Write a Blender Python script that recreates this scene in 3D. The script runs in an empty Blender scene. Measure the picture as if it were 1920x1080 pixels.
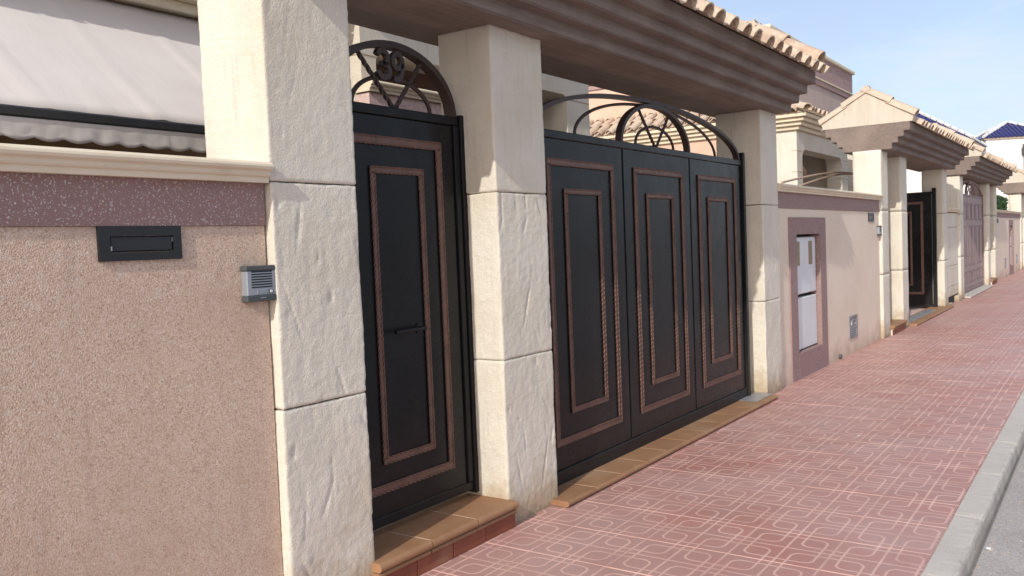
import bpy, bmesh, math, random
from mathutils import Vector, Matrix, noise
random.seed(7)
R = math.radians
scene = bpy.context.scene
COL = scene.collection

# ------------------------------------------------------------------ camera
F_PX, YAW, PIT, ROL, CAM_D, CAM_H = 1624.31, 0.9594, -0.0483, -0.0405, 2.8573, 1.6
cam = bpy.data.cameras.new('camera')
cam.sensor_width = 36.0
cam.lens = F_PX * 36.0 / 1920.0
cam.clip_start = 0.05
cam.clip_end = 2000
cam_o = bpy.data.objects.new('camera', cam)
COL.objects.link(cam_o)
fw = Vector((math.sin(YAW) * math.cos(PIT), math.cos(YAW) * math.cos(PIT), math.sin(PIT)))
r0 = Vector((math.cos(YAW), -math.sin(YAW), 0))
u0 = r0.cross(fw)
rt = r0 * math.cos(ROL) + u0 * math.sin(ROL)
up = u0 * math.cos(ROL) - r0 * math.sin(ROL)
m = Matrix((rt, up, -fw)).transposed().to_4x4()
m.translation = Vector((0, -CAM_D, CAM_H))
cam_o.matrix_world = m
scene.camera = cam_o

# ------------------------------------------------------------------ sky, sun, exposure
SUN = Vector((1.0, 0.172, -0.60)).normalized()          # direction the light travels
elev = math.asin(-SUN.z)
world = bpy.data.worlds.new('World')
scene.world = world
world.use_nodes = True
wn, wl = world.node_tree.nodes, world.node_tree.links
wn.clear()
sky = wn.new('ShaderNodeTexSky')
sky.sky_type = 'NISHITA'
sky.sun_disc = False
sky.sun_elevation = elev
sky.sun_rotation = math.atan2(-SUN.x, -SUN.y)
sky.altitude = 0
sky.air_density = 1.0
sky.dust_density = 2.4
sky.ozone_density = 1.0
geo = wn.new('ShaderNodeTexCoord')
mp = wn.new('ShaderNodeMapping')
mp.inputs['Scale'].default_value = (1.2, 1.6, 4.5)
wl.new(geo.outputs['Generated'], mp.inputs['Vector'])
cn = wn.new('ShaderNodeTexNoise')
cn.inputs['Scale'].default_value = 2.3
cn.inputs['Detail'].default_value = 7
cn.inputs['Roughness'].default_value = 0.58
cn.inputs['Distortion'].default_value = 0.35
wl.new(mp.outputs['Vector'], cn.inputs['Vector'])
cr = wn.new('ShaderNodeMapRange')
cr.inputs['From Min'].default_value = 0.42
cr.inputs['From Max'].default_value = 0.78
cr.inputs['To Min'].default_value = 0.28
cr.inputs['To Max'].default_value = 0.66
wl.new(cn.outputs['Fac'], cr.inputs['Value'])
mix = wn.new('ShaderNodeMix')
mix.data_type = 'RGBA'
mix.inputs['B'].default_value = (2.3, 2.6, 3.6, 1)
wl.new(cr.outputs['Result'], mix.inputs['Factor'])
tint = wn.new('ShaderNodeMix')
tint.data_type = 'RGBA'
tint.blend_type = 'MULTIPLY'
tint.inputs['Factor'].default_value = 1.0
tint.inputs['B'].default_value = (0.84, 0.80, 0.78, 1)
wl.new(sky.outputs['Color'], tint.inputs['A'])
wl.new(tint.outputs['Result'], mix.inputs['A'])
mp2 = wn.new('ShaderNodeMapping')
mp2.inputs['Scale'].default_value = (1.5, 2.4, 9.0)
mp2.inputs['Rotation'].default_value = (0.12, -0.10, 0.4)
wl.new(geo.outputs['Generated'], mp2.inputs['Vector'])
cn2 = wn.new('ShaderNodeTexNoise')
cn2.inputs['Scale'].default_value = 2.0
cn2.inputs['Detail'].default_value = 8
cn2.inputs['Roughness'].default_value = 0.6
cn2.inputs['Distortion'].default_value = 0.5
wl.new(mp2.outputs['Vector'], cn2.inputs['Vector'])
cr2 = wn.new('ShaderNodeMapRange')
cr2.inputs['From Min'].default_value = 0.43
cr2.inputs['From Max'].default_value = 0.75
cr2.inputs['To Max'].default_value = 0.8
wl.new(cn2.outputs['Fac'], cr2.inputs['Value'])
cl = wn.new('ShaderNodeMix')
cl.data_type = 'RGBA'
cl.inputs['B'].default_value = (3.4, 3.55, 3.95, 1)
wl.new(cr2.outputs['Result'], cl.inputs['Factor'])
wl.new(mix.outputs['Result'], cl.inputs['A'])
bg = wn.new('ShaderNodeBackground')
bg.inputs['Strength'].default_value = 0.15
wl.new(cl.outputs['Result'], bg.inputs['Color'])
wo = wn.new('ShaderNodeOutputWorld')
wl.new(bg.outputs['Background'], wo.inputs['Surface'])

sun = bpy.data.lights.new('sun', 'SUN')
sun.energy = 2.0
sun.angle = R(0.55)
sun.color = (1.0, 0.955, 0.88)
sun_o = bpy.data.objects.new('sun', sun)
COL.objects.link(sun_o)
sun_o.rotation_euler = SUN.to_track_quat('-Z', 'Y').to_euler()
sun_o.location = (-20, -5, 15)

scene.view_settings.view_transform = 'Standard'
scene.view_settings.look = 'None'
scene.view_settings.exposure = 0.70
scene.view_settings.gamma = 1.0
scene.view_settings.use_curve_mapping = False

# ------------------------------------------------------------------ node helpers
class S:
    """a socket with arithmetic, for building math node chains"""
    def __init__(s, nt, sock): s.nt, s.k = nt, sock
    def op(s, o, *a):
        n = s.nt.nodes.new('ShaderNodeMath'); n.operation = o
        for i, v in enumerate((s,) + a):
            if isinstance(v, S): s.nt.links.new(v.k, n.inputs[i])
            else: n.inputs[i].default_value = v
        return S(s.nt, n.outputs[0])
    def __add__(s, o): return s.op('ADD', o)
    def __sub__(s, o): return s.op('SUBTRACT', o)
    def __mul__(s, o): return s.op('MULTIPLY', o)
    def abs(s): return s.op('ABSOLUTE')
    def fl(s): return s.op('FLOOR')
    def max(s, o): return s.op('MAXIMUM', o)
    def min(s, o): return s.op('MINIMUM', o)
    def rng(s, a, b, c=0.0, d=1.0):
        n = s.nt.nodes.new('ShaderNodeMapRange')
        s.nt.links.new(s.k, n.inputs['Value'])
        for k, v in zip(('From Min', 'From Max', 'To Min', 'To Max'), (a, b, c, d)): n.inputs[k].default_value = v
        return S(s.nt, n.outputs['Result'])

class M:
    def __init__(s, name, rough=0.8, spec=0.4, metal=0.0):
        s.m = bpy.data.materials.new(name); s.m.use_nodes = True
        s.nt = s.m.node_tree; s.b = s.nt.nodes['Principled BSDF']
        s.b.inputs['Roughness'].default_value = rough
        s.b.inputs['Specular IOR Level'].default_value = spec
        s.b.inputs['Metallic'].default_value = metal
        s.tc = s.nt.nodes.new('ShaderNodeNewGeometry')
        s.col = None; s.nrm = None
    def pos(s): return s.tc.outputs['Position']
    def xyz(s):
        n = s.nt.nodes.new('ShaderNodeSeparateXYZ'); s.nt.links.new(s.pos(), n.inputs[0])
        return [S(s.nt, n.outputs[i]) for i in range(3)]
    def vec(s, scale):
        n = s.nt.nodes.new('ShaderNodeMapping'); n.inputs['Scale'].default_value = scale
        s.nt.links.new(s.pos(), n.inputs['Vector']); return n.outputs[0]
    def noise(s, scale, detail=4, rough=0.55, dist=0.0, st=None):
        n = s.nt.nodes.new('ShaderNodeTexNoise')
        s.nt.links.new(s.vec(st) if st else s.pos(), n.inputs['Vector'])
        n.inputs['Scale'].default_value = scale; n.inputs['Detail'].default_value = detail
        n.inputs['Roughness'].default_value = rough; n.inputs['Distortion'].default_value = dist
        return S(s.nt, n.outputs['Fac'])
    def vor(s, scale, feature='F1', out='Distance'):
        n = s.nt.nodes.new('ShaderNodeTexVoronoi'); n.feature = feature
        s.nt.links.new(s.pos(), n.inputs['Vector']); n.inputs['Scale'].default_value = scale
        return n.outputs[out]
    def rand(s):
        n = s.nt.nodes.new('ShaderNodeObjectInfo'); return S(s.nt, n.outputs['Random'])
    def base(s, c):
        n = s.nt.nodes.new('ShaderNodeRGB'); n.outputs[0].default_value = (*c, 1); s.col = n.outputs[0]; return s
    def over(s, c, fac):
        n = s.nt.nodes.new('ShaderNodeMix'); n.data_type = 'RGBA'
        s.nt.links.new(s.col, n.inputs['A'])
        if isinstance(c, tuple): n.inputs['B'].default_value = (*c, 1)
        else: s.nt.links.new(c, n.inputs['B'])
        if isinstance(fac, S): s.nt.links.new(fac.k, n.inputs['Factor'])
        else: n.inputs['Factor'].default_value = fac
        s.col = n.outputs['Result']; return s
    def bump(s, h, strength=0.3, dist=0.01):
        n = s.nt.nodes.new('ShaderNodeBump'); n.inputs['Strength'].default_value = strength
        n.inputs['Distance'].default_value = dist
        s.nt.links.new(h.k, n.inputs['Height'])
        if s.nrm: s.nt.links.new(s.nrm, n.inputs['Normal'])
        s.nrm = n.outputs['Normal']; return s
    def roughness(s, v): s.nt.links.new(v.k, s.b.inputs['Roughness']); return s
    def done(s):
        if s.col is not None: s.nt.links.new(s.col, s.b.inputs['Base Color'])
        if s.nrm is not None: s.nt.links.new(s.nrm, s.b.inputs['Normal'])
        return s.m

def plain(name, c, rough=0.6, spec=0.4, metal=0.0, var=0.12, scale=6.0):
    k = M(name, rough, spec, metal).base(c)
    k.over(tuple(x * (1 - 2.2 * var) for x in c), k.noise(scale, 5).rng(0.4, 0.75))
    k.bump(k.noise(scale * 30, 3), 0.06, 0.004)
    return k.done()

# ------------------------------------------------------------------ materials
def mk_stone():
    k = M('cream_cast_stone', 0.93, 0.2).base((0.71, 0.67, 0.575))
    k.over((0.61, 0.565, 0.475), k.noise(2.3, 7, 0.65).rng(0.42, 0.72, 0, 0.8))
    k.over((0.50, 0.455, 0.385), k.noise(7.0, 6, 0.65, 0.4, (3.5, 3.5, 0.35)).rng(0.54, 0.72, 0, 0.55))
    k.over((0.60, 0.51, 0.36), k.noise(1.1, 5, 0.6).rng(0.52, 0.72, 0, 0.5))
    k.over((0.42, 0.37, 0.30), k.noise(170, 3, 0.6).rng(0.58, 0.70, 0, 0.55))
    k.over((0.74, 0.71, 0.64), k.noise(120, 3, 0.6).rng(0.56, 0.68, 0, 0.5))
    x, y, z = k.xyz()
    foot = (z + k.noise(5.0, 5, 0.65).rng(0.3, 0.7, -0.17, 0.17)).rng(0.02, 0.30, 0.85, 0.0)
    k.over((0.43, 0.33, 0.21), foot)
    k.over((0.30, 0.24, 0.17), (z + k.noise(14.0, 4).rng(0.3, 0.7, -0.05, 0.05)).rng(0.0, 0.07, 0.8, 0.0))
    k.bump(k.noise(105, 4, 0.7), 0.75, 0.006)
    k.bump(k.noise(38, 4, 0.65), 0.45, 0.008)
    return k.done()
STONE = mk_stone()

def mk_pebble():
    k = M('peach_pebble_render', 0.92, 0.2).base((0.66, 0.52, 0.405))
    k.over((0.44, 0.30, 0.22), S(k.nt, k.vor(170, 'F1', 'Color')).rng(0.15, 0.9, 0, 0.75))
    k.over((0.74, 0.66, 0.58), k.noise(190, 2, 0.5).rng(0.58, 0.67, 0, 0.85))
    k.over((0.22, 0.13, 0.09), k.noise(165, 2, 0.5).rng(0.33, 0.41, 0.6, 0.0))
    k.over((0.47, 0.33, 0.255), k.noise(1.3, 5, 0.6).rng(0.42, 0.7, 0, 0.5))
    k.over((0.40, 0.30, 0.235), k.noise(5, 6, 0.65, 0.3, (3.0, 3.0, 0.3)).rng(0.54, 0.72, 0, 0.4))
    k.over((0.66, 0.56, 0.47), k.noise(28, 5, 0.7).rng(0.52, 0.70, 0, 0.5))
    k.bump(S(k.nt, k.vor(185)).rng(0.0, 0.8, 1, 0), 0.4, 0.0035)
    return k.done()
PEBBLE = mk_pebble()

def mk_render2():
    k = M('peach_fine_render', 0.9, 0.2).base((0.79, 0.685, 0.565))
    k.over((0.71, 0.595, 0.48), k.noise(1.1, 6, 0.6).rng(0.4, 0.7, 0, 0.8))
    x, y, z = k.xyz()
    k.over((0.38, 0.27, 0.19), (z + k.noise(3.0, 4).rng(0.3, 0.7, -0.15, 0.15)).rng(0.0, 0.3, 0.6, 0.0))
    k.over((0.55, 0.42, 0.335), k.noise(170, 2).rng(0.5, 0.65, 0, 0.6))
    k.bump(k.noise(190, 2), 0.4, 0.003)
    return k.done()
RENDER2 = mk_render2()

def mk_granite():
    k = M('mauve_granite_chip', 0.75, 0.35).base((0.285, 0.185, 0.17))
    k.over((0.19, 0.115, 0.108), k.noise(150, 3).rng(0.42, 0.62, 0, 0.9))
    k.over((0.30, 0.17, 0.14), k.noise(120, 2).rng(0.55, 0.62, 0, 0.7))
    k.over((0.66, 0.60, 0.585), k.noise(150, 3, 0.6).rng(0.575, 0.63, 0, 0.85))
    k.over((0.32, 0.21, 0.20), k.noise(2.0, 5).rng(0.4, 0.75, 0, 0.5))
    k.bump(k.noise(200, 2), 0.5, 0.003)
    return k.done()
GRANITE = mk_granite()

def mk_mould():
    k = M('cream_moulding', 0.75, 0.3).base((0.72, 0.64, 0.49))
    k.over((0.58, 0.46, 0.31), k.noise(3.5, 6, 0.6, 0.3, (1, 1, 3)).rng(0.48, 0.72, 0, 0.6))
    k.over((0.30, 0.26, 0.20), k.noise(38, 3, 0.7).rng(0.68, 0.76, 0, 0.5))
    k.bump(k.noise(90, 3), 0.15, 0.003)
    return k.done()
MOULD = mk_mould()

def mk_beam():
    k = M('brown_wood_grain_concrete', 0.8, 0.3).base((0.225, 0.178, 0.155))
    k.over((0.16, 0.12, 0.10), k.noise(9, 6, 0.65, 0.6, (0.25, 3.0, 3.0)).rng(0.38, 0.68, 0, 0.9))
    k.over((0.30, 0.245, 0.205), k.noise(2.2, 4).rng(0.45, 0.7, 0, 0.6))
    x, y, z = k.xyz()
    dy, dz = y - 0.2, (z - 3.12) * 1.5
    rr = (dy * dy + dz * dz).op('SQRT') + k.noise(3, 3).rng(0, 1, -0.03, 0.03)
    ring = (rr * 190.0).op('SINE')
    k.over((0.20, 0.15, 0.12), ring.rng(0.55, 1.0, 0, 0.35))
    k.bump(k.noise(12, 5, 0.6, 0.5, (0.2, 4, 4)), 0.35, 0.01)
    return k.done()
BEAM = mk_beam()

def mk_clay():
    k = M('weathered_clay_tile', 0.85, 0.25).base((0.55, 0.44, 0.335))
    k.over((0.46, 0.29, 0.19), k.rand().rng(0.5, 1.0, 0, 0.6))
    k.over((0.60, 0.53, 0.43), k.noise(9, 5).rng(0.45, 0.7, 0, 0.7))
    k.over((0.25, 0.20, 0.15), k.noise(5, 6, 0.7).rng(0.50, 0.72, 0, 0.55))
    k.over((0.19, 0.14, 0.10), k.noise(22, 4, 0.7).rng(0.62, 0.72, 0, 0.7))
    k.bump(k.noise(70, 3), 0.2, 0.004)
    return k.done()
CLAY = mk_clay()

C_CELL, PX0, PY0 = 0.2265, 4.132, -0.322
def mk_paving(name, detail=True):
    k = M(name, 0.52, 0.4).base((0.455, 0.198, 0.162))
    k.over((0.40, 0.235, 0.205), k.noise(4.5, 6, 0.62).rng(0.40, 0.66, 0, 0.8))
    k.over((0.45, 0.175, 0.135), k.noise(10.5, 5, 0.6).rng(0.56, 0.70, 0, 0.6))
    k.over((0.48, 0.315, 0.285), k.noise(0.8, 5, 0.6).rng(0.36, 0.66, 0.05, 0.9))
    k.over((0.27, 0.125, 0.10), k.rand().rng(0.45, 1.0, 0, 0.22))
    k.over((0.44, 0.26, 0.23), k.rand().rng(0.45, 0.0, 0, 0.40))
    k.over((0.27, 0.17, 0.15), k.noise(150, 3).rng(0.52, 0.66, 0, 0.5))
    x, y, z = k.xyz()
    c, h, r, w = C_CELL, C_CELL / 2 - 0.054, 0.048, 0.0072
    u, v = (x - PX0) * (1 / c), (y - PY0) * (1 / c)
    iu, iv = u.fl(), v.fl()
    fu, fv = (u - iu) * c - c / 2, (v - iv) * c - c / 2
    par = ((iu + iv) * 0.5); par = (par - par.fl()) * 4.0 - 1.0         # -1 even, +1 odd
    qx, qy = fu.abs(), fv.abs()
    border = (qx - c / 2).abs().min((qy - c / 2).abs())
    inset = (qx - h).abs().min((qy - h).abs())
    ax, ay = (qx - (h - r)), (qy - (h - r))
    mx, my = ax.max(0.0), ay.max(0.0)
    sd = (mx * mx + my * my).op('SQRT') - r + ax.max(ay).min(0.0)
    sgn = fu * fv * par                                                  # >0: extended corner, <0: rounded corner
    ext = sgn.op('GREATER_THAN', 0.0)
    ins = inset * ext + sd.abs() * (ext * -1.0 + 1.0)
    d = border.min(ins) + k.noise(60, 2).rng(0, 1, -0.0012, 0.0012)
    line = d.rng(w * 0.55, w * 1.15, 1.0, 0.0)
    wear = k.noise(3.2, 5, 0.6).rng(0.28, 0.62, 0.40, 1.0)
    k.over((0.68, 0.44, 0.375), line * wear)
    k.over((0.62, 0.50, 0.45), k.noise(45, 2, 0.5).rng(0.745, 0.76, 0, 0.8))
    k.over((0.13, 0.09, 0.08), k.noise(1.9, 6, 0.72).rng(0.64, 0.76, 0, 0.30))
    k.over((0.17, 0.115, 0.10), k.noise(34, 5, 0.75).rng(0.66, 0.74, 0, 0.5))
    k.bump(line * -1.0, 0.35, 0.003)
    k.bump(k.noise(160, 3), 0.15, 0.002)
    k.roughness(k.noise(2.2, 4).rng(0.35, 0.7, 0.40, 0.62))
    return k.done()
PAVING = mk_paving('red_patterned_paving')

def mk_concrete(name, c, sp=0.35, seed=1.0):
    k = M(name, 0.9, 0.25).base(c)
    k.over(tuple(v * 0.72 for v in c), k.noise(2.1 * seed, 6, 0.62).rng(0.42, 0.72, 0, 0.7))
    k.over(tuple(v * 0.45 for v in c), k.noise(95, 4, 0.65).rng(0.5, 0.68, 0, sp))
    k.over(tuple(min(1, v * 1.5) for v in c), k.noise(70, 3, 0.6).rng(0.58, 0.68, 0, sp))
    k.over(tuple(v * 0.35 for v in c), k.noise(7, 5, 0.75).rng(0.68, 0.76, 0, 0.5))
    k.bump(k.noise(120, 3), 0.35, 0.004)
    return k.done()
def mk_kerb():
    k = M('pale_kerb_concrete', 0.9, 0.25).base((0.52, 0.49, 0.445))
    k.over((0.43, 0.40, 0.36), k.noise(2.4, 7, 0.7).rng(0.42, 0.70, 0, 0.7))
    k.over((0.50, 0.46, 0.41), k.noise(9, 5, 0.65).rng(0.52, 0.70, 0, 0.6))
    k.over((0.20, 0.18, 0.16), k.noise(80, 4, 0.7).rng(0.58, 0.70, 0, 0.5))
    x, y, z = k.xyz()
    edge = (y + k.noise(8, 6, 0.7).rng(0.3, 0.7, -0.025, 0.025)).rng(-2.222, -2.25, 0.0, 0.6)
    k.over((0.22, 0.205, 0.185), edge * k.noise(5, 5, 0.65).rng(0.35, 0.6, 0.25, 1.0))
    k.over((0.12, 0.11, 0.10), (z + k.noise(20, 4).rng(0.3, 0.7, -.012, .012)).rng(-0.06, -0.10, 0.0, 0.7))
    k.bump(k.noise(110, 4, 0.65), 0.45, 0.005)
    return k.done()
KERB = mk_kerb()
ROAD = mk_concrete('grey_asphalt_road', (0.42, 0.39, 0.37), 0.75)
GROUT = mk_concrete('grey_pink_grout', (0.58, 0.42, 0.37), 0.2)
GRAVEL = mk_concrete('garden_ground', (0.36, 0.30, 0.24), 0.3)

def mk_gate(name, c, rough):
    k = M(name, rough, 0.19).base(c)
    k.over(tuple(v * 2.0 + 0.003 for v in c), k.noise(1.6, 5, 0.6).rng(0.45, 0.75, 0, 0.4))
    x, y, z = k.xyz()
    k.over((0.085, 0.070, 0.060), (z + k.noise(7, 5, 0.7).rng(0.3, 0.7, -0.2, 0.2)).rng(0.1, 0.75, 0.15, 0.0))
    k.bump(k.noise(3.0, 2), 0.05, 0.02)
    k.roughness(k.noise(5, 5, 0.6).rng(0.3, 0.7, rough - 0.06, rough + 0.14))
    return k.done()
GATE = mk_gate('black_satin_gate_paint', (0.008, 0.0082, 0.0095), 0.22)
GATE_FRAME = mk_gate('black_frame_paint', (0.008, 0.0085, 0.010), 0.36)
def mk_copper():
    k = M('copper_brown_trim_paint', 0.5, 0.5, 0.35).base((0.165, 0.092, 0.068))
    k.over((0.10, 0.055, 0.043), k.noise(14, 5).rng(0.4, 0.7, 0, 0.8))
    k.over((0.22, 0.115, 0.075), k.noise(30, 4).rng(0.58, 0.74, 0, 0.6))
    return k.done()
COPPER = mk_copper()
IRON = plain('dark_brown_wrought_iron', (0.050, 0.030, 0.025), 0.5, 0.5, 0.2)
MAUVE_PAINT = plain('mauve_gate_paint', (0.36, 0.265, 0.255), 0.55, 0.4)
MAUVE_DARK = plain('dark_mauve_gate_paint', (0.27, 0.19, 0.185), 0.55, 0.4)
def mk_stepclay(name, a, b):
    k = M(name, 0.62, 0.3).base(a)
    k.over(b, k.noise(6, 6, 0.62).rng(0.38, 0.68, 0, 0.9))
    k.over(tuple(v * 0.55 for v in a), k.rand().rng(0.3, 1.0, 0, 0.35))
    k.over((0.44, 0.33, 0.22), k.noise(1.7, 5).rng(0.52, 0.75, 0, 0.5))
    k.bump(k.noise(80, 3), 0.12, 0.003)
    return k.done()
TREAD = mk_stepclay('ochre_step_tile', (0.345, 0.195, 0.105), (0.285, 0.145, 0.075))
RISER = mk_stepclay('brick_red_riser_tile', (0.27, 0.088, 0.05), (0.19, 0.058, 0.036))
STEPGROUT = plain('pale_step_grout', (0.78, 0.70, 0.60), 0.9, 0.2)
SALMON = plain('salmon_house_render', (0.70, 0.485, 0.37), 0.9, 0.2, 0, 0.06, 2)
PORCH_SHADE = plain('shade_brown_porch_wall', (0.30, 0.185, 0.135), 0.85, 0.2, 0, 0.1, 2)  # salmon porch interior; its shade and warm bounce are painted in as brown
GREYPINK = plain('grey_pink_render', (0.46, 0.37, 0.33), 0.9, 0.2, 0, 0.06, 2)
LILAC = plain('lilac_granite_render', (0.40, 0.275, 0.265), 0.85, 0.25, 0, 0.16, 14)
SUNLIT_CHIP = plain('sunlit_pink_granite_chip', (0.66, 0.50, 0.46), 0.85, 0.25, 0, 0.14, 40)  # parapet granite, paled so its sunlit brightness sits in the colour
WHITE = plain('white_render', (0.78, 0.75, 0.72), 0.85, 0.25, 0, 0.05, 2)
def mk_mortar():
    k = M('pale_gable_mortar', 0.92, 0.2).base((0.585, 0.53, 0.44))
    k.over((0.47, 0.40, 0.31), k.noise(4, 6, 0.65, 0.3, (3, 3, 0.5)).rng(0.45, 0.72, 0, 0.6))
    k.over((0.30, 0.25, 0.19), k.noise(40, 4, 0.7).rng(0.62, 0.74, 0, 0.5))
    k.bump(k.noise(60, 4, 0.65), 0.4, 0.006)
    return k.done()
MORTAR = mk_mortar()
DOORWHITE = plain('white_meter_door', (0.70, 0.72, 0.74), 0.45, 0.4, 0, 0.05, 4)
BRASS = plain('ochre_tag_plate', (0.30, 0.24, 0.14), 0.6)
PLATE = plain('grey_vent_metal', (0.30, 0.285, 0.29), 0.5, 0.5, 0.3)
BLACKM = plain('black_letterbox_metal', (0.013, 0.014, 0.016), 0.38, 0.5)
BLACKM2 = plain('black_flap_metal', (0.018, 0.019, 0.023), 0.3, 0.5)
SILVER = plain('silver_intercom', (0.33, 0.36, 0.40), 0.42, 0.5, 0.35, 0.03)
CHARCOAL = plain('charcoal_plastic', (0.075, 0.085, 0.09), 0.5)
SLOT = plain('dark_grille_slot', (0.01, 0.01, 0.012), 0.7)
BUTTON = plain('pale_call_button', (0.72, 0.74, 0.75), 0.3)
NAMEP = plain('grey_name_plate', (0.26, 0.30, 0.32), 0.25, 0.5)
BARM = plain('charcoal_awning_bar', (0.035, 0.037, 0.04), 0.45)
DARKWIN = plain('dark_window', (0.02, 0.02, 0.022), 0.2, 0.5)
TANW = plain('tan_terrace_wall', (0.42, 0.30, 0.20), 0.9, 0.2)
BLUET = plain('cobalt_blue_tile', (0.030, 0.035, 0.16), 0.35, 0.5, 0, 0.2, 3)
WHITET = plain('white_ridge_tile', (0.80, 0.78, 0.76), 0.6)
PAPER = plain('white_paper', (0.82, 0.82, 0.80), 0.8)
STICK = plain('pale_brown_rod', (0.42, 0.32, 0.24), 0.7)
LEAF = plain('dark_hedge_leaf', (0.050, 0.095, 0.030), 0.55, 0.35, 0, 0.25, 9)
GALV = plain('galvanised_plate', (0.42, 0.43, 0.44), 0.45, 0.5, 0.5)
def mk_fabric():
    k = M('cream_awning_fabric', 0.9, 0.2).base((0.70, 0.65, 0.61))
    k.over((0.62, 0.56, 0.52), k.noise(1.6, 5).rng(0.42, 0.72, 0, 0.6))
    k.bump(k.noise(5, 4, 0.6, 0.6, (2.2, 0.6, 0.6)), 0.10, 0.02)
    return k.done()
FABRIC = mk_fabric()

# ------------------------------------------------------------------ object helpers
def link(o, parent=None):
    COL.objects.link(o)
    if parent is not None:
        o.parent = parent
        if parent.parent is None: o.matrix_parent_inverse = Matrix.Translation(-parent.location)
    return o
def tag(o, label, cat, group=None, kind=None):
    o['label'] = label; o['category'] = cat
    if group: o['group'] = group
    if kind: o['kind'] = kind
    return o
def thing(name, label, cat, loc=(0, 0, 0), group=None):
    o = bpy.data.objects.new(name, None); o.empty_display_size = 0.1; o.location = loc
    COL.objects.link(o); return tag(o, label, cat, group)

class MB:
    def __init__(s): s.v, s.f = [], []
    def box(s, x0, x1, y0, y1, z0, z1, c=0.0):
        """box, with chamfered edges when c > 0"""
        if c <= 0:
            n = len(s.v)
            s.v += [(x, y, z) for z in (z0, z1) for y in (y0, y1) for x in (x0, x1)]
            s.f += [tuple(n + i for i in q) for q in ((0, 2, 3, 1), (4, 5, 7, 6), (0, 1, 5, 4), (2, 6, 7, 3), (0, 4, 6, 2), (1, 3, 7, 5))]
            return s
        bm = bmesh.new()
        bmesh.ops.create_cube(bm, size=1)
        for v in bm.verts:
            v.co = Vector(((x0 + x1) / 2 + v.co.x * (x1 - x0), (y0 + y1) / 2 + v.co.y * (y1 - y0), (z0 + z1) / 2 + v.co.z * (z1 - z0)))
        bmesh.ops.bevel(bm, geom=bm.edges[:], offset=c, segments=1, affect='EDGES')
        return s.add_bm(bm)
    def add_bm(s, bm):
        n = len(s.v); bm.verts.index_update()
        s.v += [tuple(v.co) for v in bm.verts]; s.f += [tuple(n + v.index for v in f.verts) for f in bm.faces]
        bm.free(); return s
    def prism(s, prof, axis, a, b):
        """closed profile extruded along axis; 'X': (y,z), 'Y': (x,z), 'Z': (x,y)"""
        n, k = len(s.v), len(prof)
        for t in (a, b):
            for p, q in prof:
                s.v.append({'X': (t, p, q), 'Y': (p, t, q), 'Z': (p, q, t)}[axis])
        s.f.append(tuple(n + i for i in range(k))); s.f.append(tuple(n + k + i for i in reversed(range(k))))
        for i in range(k):
            j = (i + 1) % k
            s.f.append((n + i, n + k + i, n + k + j, n + j))
        return s
    def tube(s, pts, r, seg=8, twist=0.0, flat=None):
        """sweep of a round (or flat=(a,b) rectangular) section along points"""
        n0, P = len(s.v), [Vector(p) for p in pts]
        ref = Vector((0, 1, 0))
        for i, p in enumerate(P):
            t = (P[min(i + 1, len(P) - 1)] - P[max(i - 1, 0)]).normalized()
            rf = ref if abs(t.dot(ref)) < 0.95 else Vector((1, 0, 0))
            a = (rf - t * t.dot(rf)).normalized(); b = t.cross(a)
            if flat:
                for ca, cb in ((-1, -1), (1, -1), (1, 1), (-1, 1)): s.v.append(tuple(p + a * ca * flat[0] + b * cb * flat[1]))
            else:
                for q in range(seg):
                    g = 2 * math.pi * q / seg + twist * i
                    s.v.append(tuple(p + (a * math.cos(g) + b * math.sin(g)) * r))
        if flat: seg = 4
        for i in range(len(P) - 1):
            for q in range(seg):
                w = (q + 1) % seg
                s.f.append((n0 + i * seg + q, n0 + i * seg + w, n0 + (i + 1) * seg + w, n0 + (i + 1) * seg + q))
        e = n0 + (len(P) - 1) * seg
        s.f.append(tuple(n0 + q for q in reversed(range(seg)))); s.f.append(tuple(e + q for q in range(seg)))
        return s
    def mesh(s, name, smooth=False):
        me = bpy.data.meshes.new(name); me.from_pydata(s.v, [], s.f)
        bm = bmesh.new(); bm.from_mesh(me); bmesh.ops.recalc_face_normals(bm, faces=bm.faces[:]); bm.to_mesh(me); bm.free()
        if smooth:
            for p in me.polygons: p.use_smooth = True
        return me
    def build(s, name, mat, parent=None, smooth=False):
        me = s.mesh(name, smooth); me.materials.append(mat)
        return link(bpy.data.objects.new(name, me), parent)

def inst(name, me, parent, mw):
    o = bpy.data.objects.new(name, me); o.matrix_world = mw
    COL.objects.link(o); o.parent = parent
    if parent.parent is None: o.matrix_parent_inverse = Matrix.Translation(-parent.location)
    o.matrix_basis = mw
    return o
def struct(o): o['kind'] = 'structure'; return o

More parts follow.
